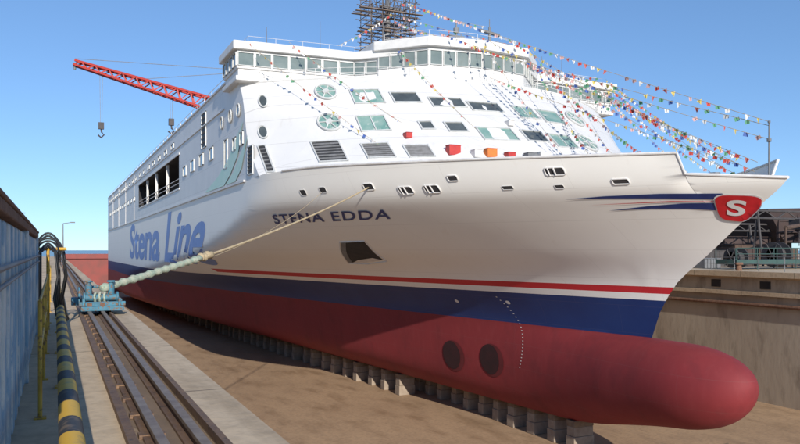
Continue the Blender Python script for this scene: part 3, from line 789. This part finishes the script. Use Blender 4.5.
for k in range(6):
    mb=MB(); r=.12+.032*k; y=15.3+.1*k; wob=random.uniform(-.05,.05); pts_=[(-.12-r,y,-1.45)]+[(-.12-r*math.cos(t)+wob*math.sin(2*t),y+.25*math.sin(t),-.05+r*(1.1+.05*k)*math.sin(t)) for t in [math.pi*i/14 for i in range(15)]]+[(-.12+r+wob,y,-.5),(-.14+r,y+.05*k,-.9),(-.10+r,y+.1*k,-1.2),(-.02+r,y+.6+.2*k,-1.46)]
    mb.tube(pts_,.02,8); mk('hose',mb,M['rubber'],hs,smooth='all')
mb=MB(); mb.cyl((-.12,15.6,-1.5),(-.12,15.6,.05),.03); mb.cyl((-.45,15.6,.02),(.2,15.6,.02),.03); mk('stand',mb,M['yellow'],hs,smooth=True)

fl=thing('mooring_fairlead',(.95,18.6,-1.36),label="blue steel mooring roller fairlead standing on the crane rails",category="mooring fitting")
mb=MB(); mb.box(.52,1.42,18.0,19.3,-1.36,-1.26)
for x in(.55,1.30): mb.prism([(x,18.05),(x+.06,18.05),(x+.06,19.2),(x,19.2)],-1.26,-1.08)
for y in(18.15,19.1): mb.box(.48,1.46,y-.04,y+.04,-1.26,-1.16)
mk('base_frame',mb,M['teal'],fl,bevel=.012)
for x in(.70,1.18):
    mb=MB()
    mb.cyl((x,18.6,-1.26),(x,18.6,-.74),.055,.05,n=14); mb.cyl((x,18.6,-.74),(x,18.6,-.70),.09,n=14)
    mb.cyl((x,18.6,-1.1),(x,18.6,-.80),.075,n=14)
    mk('roller',mb,M['teal'],fl,smooth=True)
mb=MB(); mb.cyl((.62,18.35,-1.08),(1.28,18.35,-1.08),.08,n=16); mb.cyl((.58,18.35,-1.08),(.62,18.35,-1.08),.13,n=16); mb.cyl((1.28,18.35,-1.08),(1.32,18.35,-1.08),.13,n=16)
mk('drum',mb,M['teal'],fl,smooth=True)
mb=MB(); mb.obox((.50,18.7,-1.04),(.02,0,0),(0,.32,0),(0,0,.18)); mb.obox((.42,18.5,-1.16),(.09,0,.0),(0,.10,0),(0,0,.09)); mb.cyl((.70,18.9,-.86),(1.2,18.9,-.86),.03)
mk('side_plate',mb,M['teal'],fl,bevel=.01)
for x,y in((.70,18.15),(.97,18.15),(.70,19.1),(.97,19.1)):
    mb=MB(); mb.cyl((x-.05,y,-1.27),(x+.05,y,-1.27),.10,n=16); mk('wheel',mb,M['rustcap'],fl,smooth=True)
A=Vector((.98,18.5,-.88)); B=HP(32.9,2.98,.05)
pr=lambda t:A.lerp(B,t)-Vector((0,0,1.1*t*(1-t)))
rp_=thing('mooring_rope',tuple(A),label="thick mooring rope with green sleeve stretched to the ferry",category="rope")
mb=MB(); mb.tube([pr(i/40) for i in range(41)],.038,8); mk('rope_line',mb,M['rope'],rp_,smooth='all')
T=.22
mb=MB(); mb.tube([pr(T*i/40) for i in range(41)],[.075+.018*math.sin(i*1.9)+.02*random.random() for i in range(41)],10); mk('rope_sleeve',mb,M['greenrope'],rp_,smooth='all')
mb=MB(); mb.tube([pr(T+.03*i/10)+Vector((0,0,.02*math.sin(i))) for i in range(11)],[.10+.03*math.sin(i*2) for i in range(11)],10); mk('rope_knot',mb,M['rope'],rp_,smooth='all')
for k in range(3):
    mb=MB(); mb.tube([(.84+.10*k+.03*math.cos(t),18.35+.11*math.cos(t),-1.08+.11*math.sin(t)) for t in [2*math.pi*i/14 for i in range(14)]],.028,6,closed=True)
    mk('rope_turn',mb,M['greenrope'],rp_,smooth='all')
A2=Vector((1.1,18.6,-.8)); B2=HP(35.6,2.95,.05)
mb=MB(); mb.tube([A2.lerp(B2,i/30)-Vector((0,0,2.6*(i/30)*(1-i/30))) for i in range(31)],.010,6)
mk('messenger_line',mb,M['rope'],smooth='all',label="thin slack line hanging between fairlead and ferry",category="rope")

# keel blocks
bl_=(24,30.5,FZ)
b0=thing('keel_block',bl_,label="concrete keel block with timber cap under the ferry",category="keel block",group="keel blocks under the ferry")
x,y,z=bl_; H=KZ-z
mb=MB(); mb.box(x-.62,x+.62,y-.34,y+.34,z,z+H*.45); mb.box(x-.58,x+.58,y-.31,y+.31,z+H*.45+.003,z+H*.78); part_local('concrete_base',mb,M['block'],b0,bl_,bevel=.03)
mb=MB(); mb.box(x-.60,x+.60,y-.32,y+.32,z+H*.78+.003,z+H-.01); part_local('timber_cap',mb,M['timber'],b0,bl_,bevel=.02)
y=32.2
while y<168:
    copy_thing(b0,(24+random.uniform(-.12,.12),y+random.uniform(-.10,.10),FZ),random.uniform(-.08,.08)); y+=1.75 if y<90 else 3.2
y=47
while y<166:
    x=24-max(2.0,min(9,hb(y,KZ)*.85)); copy_thing(b0,(x+random.uniform(-.12,.12),y+random.uniform(-.12,.12),FZ),random.uniform(-.08,.08)); y+=2.1 if y<90 else 3.2
for x,y,l,a in((17,27,2.5,.4),(14,33,1.8,1.2),(20.5,26,1.6,-.3),(12,24,2.2,.9),(30,27,2,.2)):
    c,s_=math.cos(a),math.sin(a); mb=MB()
    for k in range(3): mb.obox((x,y+.16*k,FZ+.08+.02*k),(l/2*c,l/2*s_,0),(-.07*s_,.07*c,0),(0,0,.07))
    mk('timber_baulk',mb,M['timber'],label="loose timber baulks lying on the dock floor",category="timber",group="timber on the dock floor")

# ------------------------------------------------------------------ red jib crane beyond the ferry
cr=thing('jib_crane',(48,203,-1.5),label="tall red lattice jib crane beyond the ferry",category="crane")
root=Vector((48,201.4,36)); tip=Vector((4.9,221.2,50.6))
ax=(tip-root); L=ax.length; ax.normalize(); sd=Vector((0,1,0)).cross(ax).normalized(); sy=ax.cross(sd).normalized()
mb=MB(); N=26
def cp(i,a,b):
    t=i/N; h=2.2*(1-t*.70)*(.5+min(1,t*5)*.5); w_=1.3*(1-t*.5); return root.lerp(tip,t)+sd*a*h*.9+sy*b*w_
for a in(-1,1):
    for b in(-1,1):
        for i in range(N): mb.cyl(cp(i,a,b),cp(i+1,a,b),.34,n=5)
for i in range(N):
    for a,b,c,d in((-1,-1,1,-1),(-1,1,1,1),(-1,-1,-1,1),(1,-1,1,1)):
        p,q=cp(i,a,b),cp(i+1,c,d); 
        if i%2: p,q=cp(i,c,d),cp(i+1,a,b)
        mb.cyl(p,q,.20,n=4)
mk('jib',mb,M['cranered'],cr)
mb=MB(); mb.box(44,54,198,208,28,35); mb.cyl((49,203,10),(49,203,28),2.6,2.2,n=14); mb.obox((50,203,38.5),(3,0,0),(0,2,0),(0,0,3.5))
for sx in(-7,7):
    for sy_ in(-7,7): mb.cyl((49+sx,203+sy_,-1.5),(49+sx*.4,203+sy_*.4,11),.8,n=8)
mb.box(41,57,196,210,9,11)
mk('crane_tower',mb,M['cranered'],cr)
apex=Vector((51,203,49)); mb=MB()
for t in(1,.62): mb.cyl(apex,root.lerp(tip,t)+Vector((0,0,1.2)),.09,n=4)
mb.cyl((50,203,42),apex,.5,n=6)
for t,z in((.85,31.5),(.45,32.5)):
    p=root.lerp(tip,t)
    for dx in(-.35,.35): mb.cyl((p.x+dx,p.y,p.z),(p.x+dx*.6,p.y,z+3),.07,n=4)
mb.cyl(tip,(tip.x,tip.y,tip.z-1.8),.5,.3,n=6)
mk('hoist_cables',mb,M['greysteel'],cr)
for t,z in((.85,31.5),(.45,32.5)):
    p=root.lerp(tip,t); mb=MB(); mb.box(p.x-.7,p.x+.7,p.y-.5,p.y+.5,z+1.2,z+3.0); mb.tube([(p.x,p.y,z+1.2),(p.x+.1,p.y,z+.4),(p.x+.7,p.y,z-.3),(p.x,p.y,z-1.1),(p.x-.8,p.y,z-.4)],.24,6)
    mk('hook_block',mb,M['darksteel'],cr)

# ------------------------------------------------------------------ things on the far quay
mb=MB(); y=20
for h in(.55,1.05): mb.cyl((43.3,16,-1.5+h),(43.3,120,-1.5+h),.025,n=5)
while y<120: mb.cyl((43.3,y,-1.5),(43.3,y,-.45),.03,n=5); y+=2
mk('quay_railing',mb,M['greysteel'],label="grey pipe railing along the dock coping",category="railing")
bol=(42.6,30,-1.42)
bo=thing('quay_bollard',bol,label="squat rusty mooring bollard on the dock coping",category="bollard",group="bollards along the dock coping")
mb=MB(); mb.cyl((42.6,30,-1.42),(42.6,30,-1.0),.2,.16,n=14); mb.cyl((42.6,30,-1.0),(42.6,30,-.85),.28,.24,n=14); part_local('bollard_body',mb,M['rustcap'],bo,bol,smooth=True)
for y in(37,44,51,58): copy_thing(bo,(42.6,y,-1.42))
sb=thing('hull_section',(74,58,-1.5),label="dark red steel ship hull section waiting on the quay",category="ship section")
mb=MB(); mb.add([(70,55,.8),(96,46,.8),(96,56,.8),(70,62,.8),(67.5,55,4.3),(99,45,5.0),(99,57,5.0),(67.5,63,4.3)],[(0,1,5,4),(1,2,6,5),(2,3,7,6),(3,0,4,7),(0,3,2,1),(4,5,6,7)])
for i in range(14):
    t=i/13; x=69+26*t; y=55-9*t; mb.obox((x-.1,y-.1,2.6+.3*t),(.07,0,0),(0,.15,0),(0,0,1.7+.2*t))
for z in(1.9,3.1): mb.obox((82,50.4,z),(13,-4.5,0),(0,.18,0),(0,0,.07))
mk('steel_shell',mb,M['rustblock'],sb)
for i in range(6):
    t=i/5; x=72+22*t; y=56-8*t
    mk('support_stand',MB().box(x-.4,x+.4,y,y+1,-1.5,.8),M['darksteel'],sb)
st=thing('work_staging',(54,42,-1.5),label="sea green steel work staging with handrails on the quay",category="staging")
mb=MB()
for x0,x1,y0,y1,zt in((47,60,41,43,-.75),(61,74,42,45,-.5)):
    mb.box(x0,x1,y0,y1,zt-.35,zt)
    k=int((x1-x0)/2.1)
    for i in range(k+1):
        x=x0+(x1-x0)*i/k; mb.cyl((x,y0,-1.5),(x,y0,zt+.9),.04,n=5); mb.cyl((x,y1,-1.5),(x,y1,zt+.9),.04,n=5)
    for h in(.45,.9): mb.cyl((x0,y0,zt+h),(x1,y0,zt+h),.03,n=5)
mk('staging_frame',mb,M['seagreen'],st)
for x,y,r in((52,45.5,.85),(57.5,46,1.1),(64,46.5,.9)):
    mb=MB(); 
    for d in(-.5,.5): mb.cyl((x+d,y,-1.5+r),(x+d+.08,y,-1.5+r),r,n=20)
    mb.cyl((x-.5,y,-1.5+r),(x+.5,y,-1.5+r),r*.55,n=16)
    for k in range(6):
        t=math.pi*k/3; mb.cyl((x-.56,y,-1.5+r),(x-.56,y+r*.95*math.cos(t),-1.5+r+r*.95*math.sin(t)),.05,n=5)
    mk('cable_reel',mb,M['darksteel'],label="dark steel cable reel standing on the quay",category="cable reel",group="cable reels on the quay")
for gx,gy,gz in((60,50,3.6),(54,56,2.6)):
    mb=MB()
    for x in(gx,gx+12):
        for dy in(-.6,.6): mb.cyl((x,gy+dy,-1.5),(x,gy,gz),.12,n=6)
    for z in(gz-.6,gz+.1): mb.cyl((gx-2,gy,z),(gx+20,gy,z),.10,n=6)
    for i in range(14): mb.cyl((gx-2+i*1.5,gy,gz-.6 if i%2 else gz+.1),(gx-.5+i*1.5,gy,gz+.1 if i%2 else gz-.6),.06,n=4)
    mb.box(gx+5,gx+6.5,gy-.6,gy+.6,gz-1.6,gz-.6); mb.cyl((gx+5.7,gy,gz-1.6),(gx+5.7,gy,gz-3.2),.04,n=4)
    mk('gantry_frame',mb,M['darksteel'],label="dark lattice gantry frame standing on the quay",category="gantry",group="gantry frames on the quay")
mb=MB()
for k in range(3):
    for j in range(4-k): mb.cyl((46.5,52+.5*j+.25*k,-1.25+.42*k),(53,50+.5*j+.25*k,-1.25+.42*k),.23,n=10)
mk('pipe_stack',mb,M['rustdark'],smooth=True,label="stack of rusty steel pipes lying on the quay",category="pipes")
for i,(x,y,s,m) in enumerate([(50,49,.9,'rustdark'),(54.5,50.5,1.3,'darksteel'),(58.5,51,1.5,'rustblock'),(63,54,1.8,'rustdark'),(49,46,.7,'greysteel'),(66,48,1.4,'darksteel'),(47.5,55,1.2,'timber'),(70,49,1.7,'darksteel'),(68,46,.7,'rustdark'),(76,50,1.6,'seagreen'),(60,58,2.2,'rustblock'),(54,60,2.0,'darksteel'),(66,57,2.6,'rustblock')]):
    mb=MB(); mb.box(x-1.3*s,x+1.3*s,y-.8,y+.8,-1.5,-1.5+1.1*s)
    for k in range(6): mb.box(x-1.3*s+k*.5*s,x-1.22*s+k*.5*s,y-.86,y-.8,-1.5,-1.5+1.1*s)
    mb.box(x-1.35*s,x+1.35*s,y-.86,y+.86,-1.5+1.1*s,-1.44+1.1*s)
    mk('equipment_crate',mb,M[m],label="ribbed steel equipment box standing on the quay",category="crate",group="equipment boxes on the quay",bevel=.02)
mb=MB(); mb.cyl((60,47,-1.5),(60,47,2.0),.12); mb.cyl((60,47,2.0),(74,52,3.2),.22,.10,n=8); mb.box(59.4,60.8,46.4,47.6,-1.5,.2)
mk('loading_arm',mb,M['rustdark'],smooth=True,label="rusty jib arm on a post on the quay",category="loading arm")
for x,y,h in((1.0,112,3.6),(-6,140,6),(-14,150,7)):
    mk('lamp_post',MB().cyl((x,y,-1.5),(x,y,h),.1,.06,n=6).cyl((x,y,h),(x+1.2,y,h+.2),.05,n=5).box(x+.9,x+1.5,y-.15,y+.15,h+.1,h+.25),M['greysteel'],label="grey lamp post on the quay",category="lamp post",group="lamp posts on the quay")
